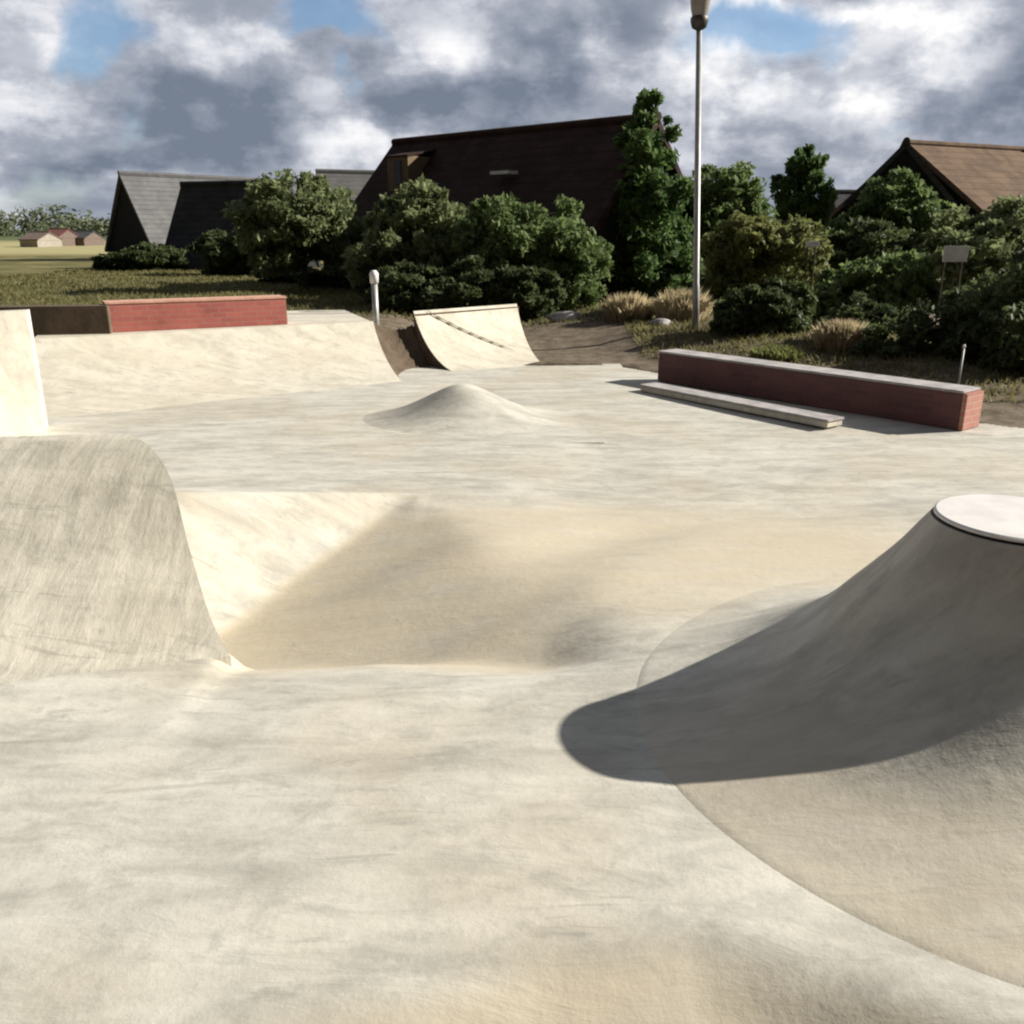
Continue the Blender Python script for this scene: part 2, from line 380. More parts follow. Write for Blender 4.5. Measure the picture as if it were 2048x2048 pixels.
# close the right flank: extra columns dropping straight down behind the edge
fl1 = P[:, -1, :]+np.array([-.05, .03, -.012]); fl2 = fl1.copy(); fl2[:, 2] = -.9; fl2 += np.array([-.25, .16, 0])
FLK = np.stack([P[:, -1, :]+np.array([0, .004, -.004]), fl1, fl2], 1)
# back: drop behind the top
bk = P[-1].copy(); bk[:, 1] += .12; bk[:, 0] -= .05; bk[:, 2] = np.minimum(bk[:, 2], .84); bk2 = bk.copy(); bk2[:, 1] += .9; bk2[:, 2] = -.2
P = np.concatenate([P, bk[None], bk2[None]], 0)
t = thing('quarter_pipe', (-4, 4.6, 0), 'near concrete quarter pipe at the left edge with vertical streaks and rounded shoulder', 'skate obstacle')
grid_mesh('ramp_surface', P, M['hump'], t, (-4, 4.6, 0)); grid_mesh('side_wall', FLK, M['hump'], t, (-4, 4.6, 0), smooth=False)

# ------------------------------------------------------------ far-left long bank with raised deck
def bank(name, toeL, toeR, topL, topR, h, mat, label, back=None, cut=.06):
    t = thing(name, (toeR.x, toeR.y, 0), label, 'skate obstacle'); off = (toeR.x, toeR.y, 0)
    nu, nv = 60, 24; P = np.zeros((nv+1, nu+1, 3))
    for j in range(nv+1):
        s = j/nv; th = s*R(62); cu = math.sin(th)/math.sin(R(62)); zz = (1-math.cos(th))/(1-math.cos(R(62)))*h
        for i in range(nu+1):
            a = toeL.lerp(toeR, i/nu); b = topL.lerp(topR, i/nu); q = a.lerp(b, cu); P[j, i] = (q.x, q.y, zz+(.012 if j == 0 else 0)-.02*(1-s))
    grid_mesh('ramp_surface', P, mat, t, off)
    return t, P, off
bTL = G(60, 805); bTR = G(772, 728); bPL = G(60, 640, .75); bPR = G(704, 606, .75)
t, P, off = bank('concrete_bank', bTL, bTR, bPL, bPR, .75, M['bank'], 'long low concrete bank with raised deck below the far red ledge')
dq = [(bPL.x, bPL.y), (bPR.x-.04, bPR.y), (bPR.x-.9, bPR.y+2.3), (bPL.x-1.5, bPL.y+4.2)]
MB().add([(x, y, z) for z in (.0, .75) for x, y in dq], [(3, 2, 1, 0), (4, 5, 6, 7), (0, 1, 5, 4), (1, 2, 6, 5), (2, 3, 7, 6), (3, 0, 4, 7)]).build('deck', M['bank'], t, off)
# flank at the right end: curved profile down to the ground
pr = [tuple(P[j, -1]) for j in range(P.shape[0])]
fv = pr+[(bPR.x, bPR.y, -.05), (bTR.x, bTR.y, -.05)]
fb = [(x-.12, y+.02, z-.01) for x, y, z in fv]; n = len(fv)
MB().add(fv+fb, [tuple(range(n)), tuple(range(n, 2*n))[::-1]]+[(i, (i+1) % n, n+(i+1) % n, n+i) for i in range(n)]).build('side_wall', M['soilwall'], t, off)

BP = P.copy()
# tall end at far left
wT = [G(-250, 900), G(92, 832)]; wP = [G(-250, 601, 1.36), G(50, 586, 1.36)]
t, P, off = bank('tall_quarter_pipe', wT[0], wT[1], wP[0], wP[1], 1.36, M['bank'], 'tall pale concrete quarter pipe wall at the far left edge of the park')
pr = [tuple(P[j, -1]) for j in range(P.shape[0])]
fv = pr+[(wP[1].x, wP[1].y, -.1), (wT[1].x, wT[1].y, -.1)]
fb = [(x-.12, y+.02, z-.01) for x, y, z in fv]; n = len(fv)
MB().add(fv+fb, [tuple(range(n)), tuple(range(n, 2*n))[::-1]]+[(i, (i+1) % n, n+(i+1) % n, n+i) for i in range(n)]).build('side_wall', M['bank'], t, off)
a, b = wP
MB().add([(x, y, z) for z in (-.1, 1.36) for x, y in ((a.x, a.y), (b.x, b.y), (b.x-.06, b.y+.18), (a.x, a.y+.3))], [(3, 2, 1, 0), (4, 5, 6, 7), (0, 1, 5, 4), (1, 2, 6, 5), (2, 3, 7, 6), (3, 0, 4, 7)]).build('deck', M['bank'], t, off)

# dark brown low wall standing on the deck, left of the red ledge
def block(name, A, Bp, w, z0, z1, body, capm, label, cat_, capth=.035, capmat_over=.012, partname='body'):
    A = Vector((A.x, A.y, 0)); Bp = Vector((Bp.x, Bp.y, 0)); L = (Bp-A).length; an = math.atan2(Bp.y-A.y, Bp.x-A.x)
    t = thing(name, (A.x, A.y, z0), label, cat_, rz=an)
    MB().box(0, L, 0, w, 0, z1-z0-(capth if capm else 0)).build(partname, body, t, bevel=.008)
    if capm: MB().box(-capmat_over, L+capmat_over, -capmat_over, w+capmat_over, z1-z0-capth+.001, z1-z0).build('cap', capm, t, bevel=.007)
    return t
lA = G(206, 628, .75); lB = G(543, 612, .75)
M['redcap'] = rough('reddish_cap', [(.50, .27, .20), (.60, .36, .28)], 5)
block('brick_ledge', lA, lB, .45, .75, 1.20, M['brick_red'], M['redcap'], 'sunlit red brick ledge on the raised deck at left', 'ledge')
wa = G(-120, 640, .75); wb = G(200, 632, .75)
block('retaining_wall', Vector((wa.x, wa.y+.3, 0)), Vector((wb.x, wb.y+.15, 0)), .35, .4, 1.16, M['soilwall'], None, 'dark brown low wall on the deck left of the red ledge', 'wall', partname='wall_body')

# right long ledge + low pad
rA = G(1240, 718); rB = G(1806, 812)
M['brick_end'] = brick('sunlit_end_brick', (.42, .19, .14), (.36, .15, .115), (.45, .28, .22))  # ledge brick lightened: the sun on the end is put in the colour
t = block('brick_ledge', rA, rB, .42, 0, .46, M['brick_shaded'], M['pale'], 'long dark red brick ledge with pale top, its near side shaded, by the lamp post', 'ledge', .03)
LL = (rB-rA).length
tag(MB().box(LL+.0, LL+.055, .0, .42, 0, .429).build('end_face', M['brick_end'], t, bevel=.006), 'pink brick end of the ledge, lightened for the sun')
pA = G(1208, 738); pB = G(1560, 808)
block('low_concrete_kerb', pA, pB, .30, 0, .10, M['bank'], M['pale'], 'low pale concrete pad running in front of the dark brick ledge', 'kerb', .03, .015)

# ------------------------------------------------------------ far ramp
qTL = G(780, 587, .9); qTR = G(975, 573, .9); qBL = G(868, 704); qBR = G(1030, 688)
t, P, off = bank('launch_ramp', qBL, qBR, qTL, qTR, .9, M['ramp'], 'small free-standing curved ramp with cream surface in front of the bushes', back=None)
for side, q, nm in ((0, 1, 'side_panel'), (-1, -1, 'side_panel')):
    pr = [tuple(P[j, side]) for j in range(P.shape[0])]; top = pr[-1]; toe = pr[0]
    fv = [(x, y, z-.012) for x, y, z in pr]+[(top[0], top[1], -.05), (toe[0], toe[1], -.05)]
    d = .06*q; fb = [(x+d*.78, y+d*.62, z) for x, y, z in fv]; n = len(fv)
    MB().add(fv+fb, [tuple(range(n)), tuple(range(n, 2*n))[::-1]]+[(i, (i+1) % n, n+(i+1) % n, n+i) for i in range(n)]).build(nm, M['soilwall'], t, off)
a, b = P[-1, 0], P[-1, -1]
MB().slab([(a[0], a[1]+.02, -.05), (a[0], a[1]+.02, .85), (b[0], b[1]+.02, .85), (b[0], b[1]+.02, -.05)], .06).build('back_panel', M['soilwall'], t, off)
# the pale scar across its surface is a strip of darker repair joint
j = MB()
for k in range(22):
    s0, s1 = k/22, (k+1)/22
    def pt(s, w):
        u = .14+.62*s+w*.045; v = .96-.50*s-w*.05
        jj = v*24; ii = u*60; j0 = int(jj); i0 = int(ii); fj = jj-j0; fi = ii-i0
        q = (P[j0, i0]*(1-fj)*(1-fi)+P[j0+1, i0]*fj*(1-fi)+P[j0, i0+1]*(1-fj)*fi+P[j0+1, i0+1]*fj*fi)
        return (q[0]+.012, q[1]-.018, q[2]+.014)
    wob = .7+.5*math.sin(k*2.1)
    j.add([pt(s0, -wob), pt(s0, wob), pt(s1, .7+.5*math.sin((k+1)*2.1)), pt(s1, -(.7+.5*math.sin((k+1)*2.1)))], [(0, 1, 2, 3)])
j.build('repair_joint', rough('joint_stain', [(.14, .12, .09), (.2, .17, .13)], 6), t, off)

# bare earth slope in the gap between the bank and the ramp
nu, nv = 24, BP.shape[0]
EP = np.zeros((nv+4, nu+1, 3))
for j in range(nv+4):
    jj = min(j, nv-1); ext = max(0, j-nv+1)
    for i in range(nu+1):
        f = i/nu; a = BP[jj, -1]; b = P[jj, 0]+np.array([-.03, -.02, 0])
        q = a*(1-f)+b*f; sag = .10*math.sin(math.pi*f)+.22*f*min(1, jj/8)*(1 if f < 1 else 1)
        EP[j, i] = (q[0], q[1]+ext*.5, q[2]-.02-sag-.12*ext+.015*math.sin(i*2.3+j*1.7)+.01*math.sin(i*.9-j*2.1))
        if j == 0: EP[j, i, 2] = -.05
tag(grid_mesh('earth_slope', EP, M['soilwall']), kind='structure')

# ------------------------------------------------------------ bump
bc = G(885, 803); nx = 70
u = np.linspace(-1, 1, nx); U, V = np.meshgrid(u, u)
bx, by = 1.65, 1.3
ux, uy = U*bx, V*by; rr = np.sqrt((ux/1.52)**2+(uy/1.12)**2+.028)
z = .60*np.clip(1.03-rr, 0, 1)**2.1-.012
bump = grid_mesh('concrete_bump', np.stack([bc.x-.10+ux+0*z, bc.y+.45+uy, z], -1), M['floor'])
tag(bump, 'small smooth pointed concrete hump on the flat floor in front of the far ramp', 'skate obstacle')

# ------------------------------------------------------------ lamp post
lb = D(1308, 690, 18.2); ltop = D(1319, 50, 18.2)
lz = ground_z(np.array(lb.x), np.array(lb.y)); lb.z = float(lz)
t = thing('street_lamp', lb, 'tall slender grey lamp post standing behind the dark brick ledge', 'street lamp')
o = tuple(lb)
MB().tube([lb, lb.lerp(ltop, .16), lb.lerp(ltop, .165), ltop], [.075, .072, .062, .052], 16).build('pole', M['steel'], t, o, smooth=True)
h = MB(); h.lathe([(.06, -.06), (.13, -.02), (.16, .07), (.165, .13), (.15, .16)], 24, ltop.x, ltop.y)
h.v = [(x, y, z+ltop.z) for x, y, z in h.v]; h.build('lamp_collar', M['lampdark'], t, o, smooth=True)
h = MB(); h.lathe([(.13, .15), (.165, .28), (.20, .55), (.205, .58)], 24, ltop.x, ltop.y)
h.v = [(x, y, z+ltop.z) for x, y, z in h.v]; h.build('lamp_shade', M['lampglass'], t, o, smooth=True)
h = MB(); h.lathe([(.27, .575), (.28, .60), (.18, .72), (.02, .78)], 24, ltop.x, ltop.y)
h.v = [(x, y, z+ltop.z) for x, y, z in h.v]; h.build('lamp_cap', M['lampdark'], t, o, smooth=True)

# small posts
def post(X, Y0, Y1, d, r, label, capcol=True, name='marker_post'):
    b = D(X, Y0, d); tp = D(X, Y1, d); b.z = min(b.z, .3)
    t = thing(name, (b.x, b.y, 0), label, 'post'); o = (b.x, b.y, 0)
    MB().tube([(b.x, b.y, -.1), (b.x, b.y, tp.z-4*r)], [r, r], 12).build('shaft', M['steel'], t, o, smooth=True)
    MB().tube([(b.x, b.y, tp.z-4*r), (b.x, b.y, tp.z-r), (b.x, b.y, tp.z)], [r*1.35, r*1.45, r*.8], 12).build('post_cap', M['whitepaint'], t, o, smooth=True)
post(711, 640, 510, 17.6, .06, 'grey bollard post with a white top beside the cream ramp')
post(1809, 720, 650, 12.2, .013, 'thin pale stake in the dark shrubs behind the long ledge')

# ------------------------------------------------------------ vegetation
LM = dict(
    olive=leafmat('olive_leaves', (.050, .064, .028), (.092, .106, .050)),
    green=leafmat('green_leaves', (.040, .060, .022), (.075, .100, .038)),
    dark=leafmat('dark_leaves', (.020, .028, .011), (.040, .052, .021)),
    yellow=leafmat('yellow_leaves', (.050, .058, .020), (.086, .092, .034)),
    conifer=leafmat('conifer_leaves', (.022, .042, .014), (.05, .078, .024)),
    far=leafmat('far_leaves', (.05, .06, .035), (.075, .085, .05)),
    straw=leafmat('straw', (.17, .14, .085), (.26, .22, .14), (.40, .35, .24)))
def leaves(name, blobs, n, size, mat, parent, off, zmin=0.0, clump=.20, squash=.7, kpb=None):
    vol = np.array([b[3]*b[4]*b[5] for b in blobs]); vol = vol**.8; vol = vol/vol.sum()
    pts = []
    for b, w in zip(blobs, vol):
        nb = int(n*w)+8; K = max(10, int((kpb or 72)*(w*len(blobs))**.5))
        d = rng.normal(size=(K, 3)); d /= np.linalg.norm(d, axis=1)[:, None]
        rad = rng.random(K)**.33*.93; cc = d*rad[:, None]
        cr = clump*(.6+.9*rng.random(K))
        ci = rng.integers(0, K, nb)
        g = rng.normal(size=(nb, 3)); g /= (np.linalg.norm(g, axis=1)[:, None]+1e-6); g *= (rng.random(nb)**.4)[:, None]
        q = cc[ci]+g*cr[ci][:, None]*np.array([1, 1, squash])
        pts.append(q*np.array(b[3:6])+np.array(b[0:3]))
    p = np.concatenate(pts); p = p[p[:, 2] > zmin]; n = len(p)
    a = rng.normal(size=(n, 3)); a /= np.linalg.norm(a, axis=1)[:, None]
    bb = rng.normal(size=(n, 3)); bb -= (bb*a).sum(1)[:, None]*a; bb /= np.linalg.norm(bb, axis=1)[:, None]
    s = size*(.45+1.15*rng.random(n)**1.7)[:, None]
    v = np.stack([p-a*s, p+bb*s*.45, p+a*s, p-bb*s*.45], 1)-np.array(off)
    me = bpy.data.meshes.new(name); me.vertices.add(4*n); me.vertices.foreach_set('co', v.reshape(-1).astype(np.float32))
    me.loops.add(4*n); me.loops.foreach_set('vertex_index', np.arange(4*n, dtype=np.int32))
    me.polygons.add(n); me.polygons.foreach_set('loop_start', np.arange(0, 4*n, 4, dtype=np.int32)); me.polygons.foreach_set('loop_total', np.full(n, 4, dtype=np.int32))
    me.update(calc_edges=True)
    return link(name, me, mat, parent)
def plant(kind, d, boxes, mat, label, n=7000, size=.13, group='trees and shrubs behind the skatepark', clump=.22, trunk=None, depth=.9, cat_=None):
    """boxes: surveyed extents (x0,x1,y0,y1) of each bough mass, at distance d (+ optional offset)"""
    blobs = []
    for bx_ in boxes:
        x0, x1, y0, y1 = bx_[:4]; dd = d+(bx_[4] if len(bx_) > 4 else 0)
        a = D(x0, (y0+y1)/2, dd); b = D(x1, (y0+y1)/2, dd); tpt = D((x0+x1)/2, y0, dd); bot = D((x0+x1)/2, y1, dd)
        rx = (b.x-a.x)/2*1.13; rz = (tpt.z-bot.z)/2*1.1
        blobs.append(((a.x+b.x)/2, dd, (tpt.z+bot.z)/2, rx, max(rx, rz)*depth, rz))
    cx = sum(b[0] for b in blobs)/len(blobs); cy = sum(b[1] for b in blobs)/len(blobs)
    zg = float(ground_z(np.array(cx), np.array(cy))); zg = 0 if zg < -1 else zg
    t = thing(kind, (cx, cy, zg), label, cat_ or ('tree' if 'tree' in kind else 'bush'), group); off = (cx, cy, zg)
    top = max(b[2]+b[5]*.5 for b in blobs)
    leaves('crown' if 'tree' in kind else 'foliage', blobs, int(n*1.7), size*.74, mat, t, off, zg-.02, clump)
    tk = MB(); r0 = .05+.025*top
    tk.tube([(cx, cy, zg-.1), (cx+.05, cy, zg+(top-zg)*.4), (cx-.04, cy+.05, top)], [r0, r0*.7, r0*.2], 8)
    for b in blobs:
        for k in range(4 if len(blobs) < 4 else 2):
            e = Vector((b[0]+random.uniform(-.6, .6)*b[3], b[1]+random.uniform(-.6, .6)*b[4], b[2]+random.uniform(-.3, .6)*b[5]))
            e.z = max(e.z, zg+.3); s0 = Vector((cx, cy, zg+(top-zg)*random.uniform(.12, .5)))
            m_ = s0.lerp(e, .5)+Vector((0, 0, .1*r0)); tk.tube([s0, m_, e], [r0*.4, r0*.28, r0*.08], 6)
    tk.build('trunk' if 'tree' in kind else 'stem', M['bark'], t, off)
    return t
PL = [
 ('broadleaf_tree', 31, [(455, 640, 330, 500), (540, 690, 340, 520, .6), (470, 560, 380, 520, -.6), (560, 620, 316, 400)], 'olive', 'olive green rounded tree in front of the dark slate roof', 12000, .16),
 ('shrub', 25.5, [(665, 800, 420, 590), (720, 880, 350, 520, .5), (780, 900, 400, 590), (690, 760, 375, 480, .3)], 'olive', 'olive leafy shrub below the tan dormer of the brown house', 15000, .14),
 ('shrub', 24.5, [(860, 1040, 385, 580), (940, 1120, 375, 560, .4), (1010, 1145, 430, 600), (880, 960, 370, 470, .5)], 'green', 'broad mid green shrub behind the cream ramp', 16000, .13),
 ('shrub', 23.0, [(700, 860, 500, 598), (820, 960, 490, 598), (940, 1060, 500, 600)], 'dark', 'low very dark shrub directly behind the cream ramp', 14000, .11),
 ('conifer_tree', 27.5, [(1138, 1300, 290, 480), (1160, 1275, 212, 340), (1200, 1248, 166, 240), (1150, 1310, 400, 590), (1140, 1230, 330, 470, .5)], 'conifer', 'tallest pointed dark green tree beside the brown house ridge', 19000, .14),
 ('broadleaf_tree', 30, [(1300, 1430, 290, 420), (1320, 1450, 350, 500), (1280, 1360, 380, 560)], 'green', 'round green tree just right of the lamp pole', 11000, .14),
 ('broadleaf_tree', 36, [(1462, 1570, 300, 420), (1490, 1550, 268, 350), (1450, 1560, 380, 500)], 'conifer', 'pointed bushy tree standing alone against the sky right of the lamp', 10000, .16),
 ('broadleaf_tree', 30, [(1635, 1750, 322, 450), (1610, 1700, 345, 500), (1560, 1660, 400, 500), (1690, 1800, 370, 520)], 'green', 'green tree in front of the black gable peak', 11000, .15),
 ('broadleaf_tree', 27, [(1730, 1860, 390, 520), (1800, 1960, 380, 500, .5), (1860, 2060, 370, 520)], 'olive', 'grey olive tree below the orange tiled roof', 12000, .14),
 ('shrub', 22.5, [(1325, 1480, 410, 540), (1400, 1560, 420, 580), (1340, 1420, 470, 600)], 'yellow', 'yellowish olive shrub just right of the lamp pole', 11000, .12),
 ('shrub', 19.5, [(1540, 1680, 495, 620), (1620, 1780, 480, 610), (1500, 1600, 540, 650)], 'green', 'mid green leafy shrub below the small white board', 12000, .10),
 ('shrub', 17.5, [(1345, 1450, 540, 660), (1400, 1530, 530, 650)], 'dark', 'round dark shrub just behind the lamp end of the brick ledge', 11000, .09),
 ('shrub', 14.8, [(1700, 1870, 560, 770), (1620, 1740, 610, 730), (1780, 1900, 520, 700, .5), (1560, 1680, 560, 670, 1.2)], 'dark', 'large dark shrub behind the middle of the brick ledge', 14000, .08),
 ('shrub', 13.6, [(1830, 2010, 500, 740), (1880, 2080, 450, 700, .6), (1860, 1990, 620, 800)], 'dark', 'tall dark bush at the right edge of the view', 16000, .08),
 ('shrub', 18.5, [(1760, 1900, 440, 560), (1840, 2010, 400, 520, .5)], 'olive', 'grey green bush rising behind the dark right hand bushes', 9000, .10),
 ('shrub', 33, [(565, 700, 505, 552), (490, 600, 500, 535, 2)], 'dark', 'low dark hedge plant left of the bollard', 7000, .13),
 ('shrub', 46, [(235, 350, 462, 512), (180, 250, 478, 512)], 'dark', 'low dark scrub at the foot of the black gable', 6000, .18),
 ('shrub', 41, [(365, 470, 440, 525), (440, 520, 420, 525)], 'dark', 'dark bush against the wall of the dark slate roofed barn', 8000, .18),
 ('shrub', 28, [(1180, 1330, 470, 580), (1090, 1200, 440, 580)], 'dark', 'shadowy undergrowth below the tallest tree', 11000, .12),
 ('shrub', 27, [(1560, 1720, 420, 520), (1440, 1600, 440, 520)], 'dark', 'dark undergrowth below the low dark roof', 10000, .13),
]
for k, d, bxs, mt, lab, n, sz in PL: plant(k, d, bxs, LM[mt], lab, n, sz)

def tuft(X0, X1, Ytop, Ybase, d, n, mat, label):
    a = D(X0, Ybase, d); b = D(X1, Ybase, d); tp = D(X0, Ytop, d); H = tp.z-a.z
    cx = (a.x+b.x)/2; rx = (b.x-a.x)/2; zg = float(ground_z(np.array(cx), np.array(d)))
    H = tp.z-zg
    an = rng.random(n)*2*np.pi; rr = np.sqrt(rng.random(n)); px = cx+rx*.75*rr*np.cos(an); py = d+.7*rx*rr*np.sin(an)
    hh = H*(1-.45*rr**2)*(.55+.5*rng.random(n)); lx = (rng.normal(size=n)*.22+.35*(px-cx)/rx)*hh; ly = rng.normal(size=n)*.25*hh; w = .008+.012*rng.random(n); wa = rng.random(n)*np.pi
    wx, wy = w*np.cos(wa), w*np.sin(wa); z0 = np.full(n, -.03)
    v = np.stack([np.stack([px-wx, py-wy, z0], 1), np.stack([px+wx, py+wy, z0], 1), np.stack([px+lx*.4+wx*1.3, py+ly*.4+wy*1.3, hh*.62], 1), np.stack([px+lx, py+ly, hh], 1), np.stack([px+lx*.4-wx*1.3, py+ly*.4-wy*1.3, hh*.62], 1)], 1)
    v = v-np.array([cx, d, 0])
    me = bpy.data.meshes.new('grass_tuft'); me.vertices.add(5*n); me.vertices.foreach_set('co', v.reshape(-1).astype(np.float32))
    me.loops.add(5*n); me.loops.foreach_set('vertex_index', np.arange(5*n, dtype=np.int32))
    me.polygons.add(n); me.polygons.foreach_set('loop_start', np.arange(0, 5*n, 5, dtype=np.int32)); me.polygons.foreach_set('loop_total', np.full(n, 5, dtype=np.int32)); me.update(calc_edges=True)
    o = link('dry_grass', me, mat); o.location = (cx, d, zg); tag(o, label, 'grass tuft', 'dry grasses by the shrubs'); return o
tuft(1130, 1240, 548, 622, 20.5, 2200, LM['straw'], 'straw coloured tall grass left of the lamp pole')
tuft(1225, 1345, 540, 625, 20.0, 2400, LM['straw'], 'straw coloured tall grass right behind the lamp pole')
tuft(1525, 1640, 598, 690, 15.3, 2600, LM['straw'], 'pale dry grass clump behind the middle of the brick ledge')
tuft(1400, 1530, 648, 690, 15.0, 1200, LM['yellow'], 'short yellowish grass between lamp pole and pale clump')
tuft(1600, 1670, 590, 690, 16.2, 700, LM['olive'], 'thin olive stalks beside the pale grass clump')

# rough meadow strip (grass nobody could count)
n = 42000
px = rng.uniform(-22, 6, n); py = rng.uniform(20.5, 48, n)
px2 = rng.uniform(2.4, 9.5, 9000); py2 = np.interp(px2, [1.9, 5.4, 6.2, 10], [15.2, 10.75, 10.1, 9.2])+.5+1.2+rng.random(9000)*6
px = np.concatenate([px, px2]); py = np.concatenate([py, py2]); n = len(px)
pz = ground_z(px, py); hh = (.05+.09*rng.random(n)); hh[-9000:] *= 1.0; w = .006+.004*py/4
an = rng.random(n)*np.pi; wx, wy = w*np.cos(an), w*np.sin(an); lx = rng.normal(size=n)*.08; ly = rng.normal(size=n)*.08
v = np.stack([np.stack([px-wx, py-wy, pz-.02], 1), np.stack([px+wx, py+wy, pz-.02], 1), np.stack([px+lx, py+ly, pz+hh], 1)], 1)
me = bpy.data.meshes.new('meadow_grass'); me.vertices.add(3*n); me.vertices.foreach_set('co', v.reshape(-1).astype(np.float32))
me.loops.add(3*n); me.loops.foreach_set('vertex_index', np.arange(3*n, dtype=np.int32)); me.polygons.add(n)
me.polygons.foreach_set('loop_start', np.arange(0, 3*n, 3, dtype=np.int32)); me.polygons.foreach_set('loop_total', np.full(n, 3, dtype=np.int32)); me.update(calc_edges=True)
tag(link('meadow_grass', me, leafmat('meadow', (.06, .056, .024), (.095, .088, .036), (.15, .13, .06))), 'short green and yellow grass growing around the park', 'grass', kind='stuff')

# far tree line on the horizon, one mass
bl = []
for k in range(60):
    x = -560+k*22; d = 430+40*random.random(); hgt = 6+4*random.random()+(3 if k < 16 else 0)
    bl.append((x, d, hgt*.45, 22, 14, hgt*.75))
tl_ = leaves('far_woods', bl, 60000, 1.3, LM['far'], None, (0, 0, 0), 0, .35)
tag(tl_, 'distant line of woods along the horizon at left', 'woods', kind='stuff')

# ------------------------------------------------------------ buildings
def house(name, A, Bp, h_ridge, h_eave, halfw, roofm, wallm, gablem, label, over=.25, th=.18, extras=None, cat_='house'):
    """A, Bp: ridge end points in plan. local x along ridge."""
    A = Vector((A[0], A[1], 0)); Bp = Vector((Bp[0], Bp[1], 0)); L = (Bp-A).length; an = math.atan2(Bp.y-A.y, Bp.x-A.x)
    t = thing(name, (A.x, A.y, 0), label, cat_, rz=an)
    hw = halfw-over*.6; he = h_eave
    sl = (h_ridge-h_eave)/halfw; zw = h_ridge-sl*hw-th
    v = [(0.05, -hw, -.2), (L-.05, -hw, -.2), (L-.05, hw, -.2), (.05, hw, -.2), (.05, -hw, zw), (L-.05, -hw, zw), (L-.05, hw, zw), (.05, hw, zw)]
    MB().add(v, [(0, 1, 5, 4), (2, 3, 7, 6), (1, 2, 6, 5), (3, 0, 4, 7), (0, 3, 2, 1), (4, 5, 6, 7)]).build('wall', wallm, t)
    for xg in (0.0, L-.12):
        MB().add([(xg+a, y, z) for a in (0.02, .12) for y, z in ((-hw, zw-.05), (hw, zw-.05), (0, h_ridge-th-.02))], [(0, 1, 2), (5, 4, 3), (0, 3, 4, 1), (1, 4, 5, 2), (2, 5, 3, 0)]).build('gable', gablem, t)
    zt = h_ridge
    for sgn in (-1, 1):
        q = [(-over, 0, zt), (-over, sgn*halfw, h_eave), (L+over, sgn*halfw, h_eave), (L+over, 0, zt)]
        if sgn > 0: q = q[::-1]
        MB().slab(q, th).build('roof', roofm, t)
    MB().tube([(-over-.02, 0, zt+.0), (L+over+.02, 0, zt+.0)], [.13, .13], 8).build('ridge_cap', roofm, t)
    return t, an, L
def hz(Yp, d): return D(966, Yp, d).z
A = D(600, 322, 68); B_ = A+Vector((.93, .36, 0))*9
house('grey_barn', A, B_, A.z, 1.2, 3.4, M['greyroof'], M['blackwood'], M['blackwood'], 'farther grey roofed barn showing between the olive tree and the brown house', .15, cat_='barn')
# big brown house
A = D(750, 268, 36); B_ = D(1232, 226, 28.4)
t, an, L = house('brown_house', A, B_, A.z, 1.35, 3.9, M['thatch'], M['blackwood'], M['blackwood'], 'large house with steep dark brown roof rising behind the bushes', .2)
# dormer with tan front on camera side
def dormer(t, x, wd, z0, z1, yf, sl_h, wallm, roofm, ridge):
    d = MB().box(x-wd/2, x+wd/2, yf, -.4, z0, z1); o = d.build('dormer', wallm, t)
    r = MB(); r.slab([(x-wd/2-.04, yf-.05, z1+.02), (x+wd/2+.04, yf-.05, z1+.02), (x+wd/2+.04, -.3, z1+.3), (x-wd/2-.04, -.3, z1+.3)], .06); r.build('dormer_roof', roofm, o)
    w = MB().box(x-wd*.18, x+wd*.18, yf-.03, yf+.02, z0+.35*(z1-z0), z1-.15); w.build('window', M['window'], o)
zA = A.z
dormer(t, 1.95, 1.1, 3.3, 4.75, -1.75, 0, M['tanwall'], M['thatch'], zA)
MB().box(6.6, 7.4, -1.95, -1.5, 3.95, 4.05).build('skylight', M['whitepaint'], t)
MB().box(6.0, 6.6, .1, .7, zA-.3, zA+.12).build('chimney', M['chimney'], t)
# left grey barn
A = D(228, 326, 62); B_ = A+Vector((.66, .75, 0))*15
t, an, L = house('grey_barn', A, B_, A.z, 1.0, 3.5, M['greyroof'], M['blackwood'], M['blackwood'], 'barn with black gable end and pale grey roof at far left', .15, cat_='barn')
A = D(345, 347, 49.5); B_ = D(545, 335, 47.5)
t, an, L = house('slate_barn', A, B_, A.z, .3, 2.6, M['darkroof'], M['blackwood'], M['blackwood'], 'barn with very dark slate roof nearly to the ground, beside the grey roofed barn', .1, cat_='barn')
# right orange-roofed house
A = D(1722, 270, 38); B_ = D(2120, 282, 44)
t, an, L = house('tiled_house', A, B_, A.z, 2.9, 3.9, M['orangeroof'], M['redwall'], M['blackwood'], 'house with weathered orange tiled roof and chimney at the right edge', .25)
ch = MB().box(7.6, 8.5, -.4, .5, A.z-.8, A.z+.45).build('chimney', M['chimney'], t)
MB().box(7.5, 8.6, -.5, .6, A.z+.45, A.z+.55).build('chimney_cap', M['whitepaint'], ch)
# black gabled annexe in front of it
A = D(1710, 266, 35.5); gd = Vector((.35, .94, 0)).normalized(); B_ = A+gd*3.2
house('black_annexe', (A.x, A.y), (B_.x, B_.y), A.z, A.z-2.2, 2.0, M['darkroof'], M['blackwood'], M['blackwood'], 'small black gabled annexe with pointed peak left of the orange roof', .12)
# low dark roof between trees
A = D(1570, 363, 44); B_ = D(1730, 364, 44)
house('low_house', A, B_, A.z, A.z-1.7, 3.2, M['darkroof'], M['blackwood'], M['blackwood'], 'low house with dark roof showing between two trees', .2)
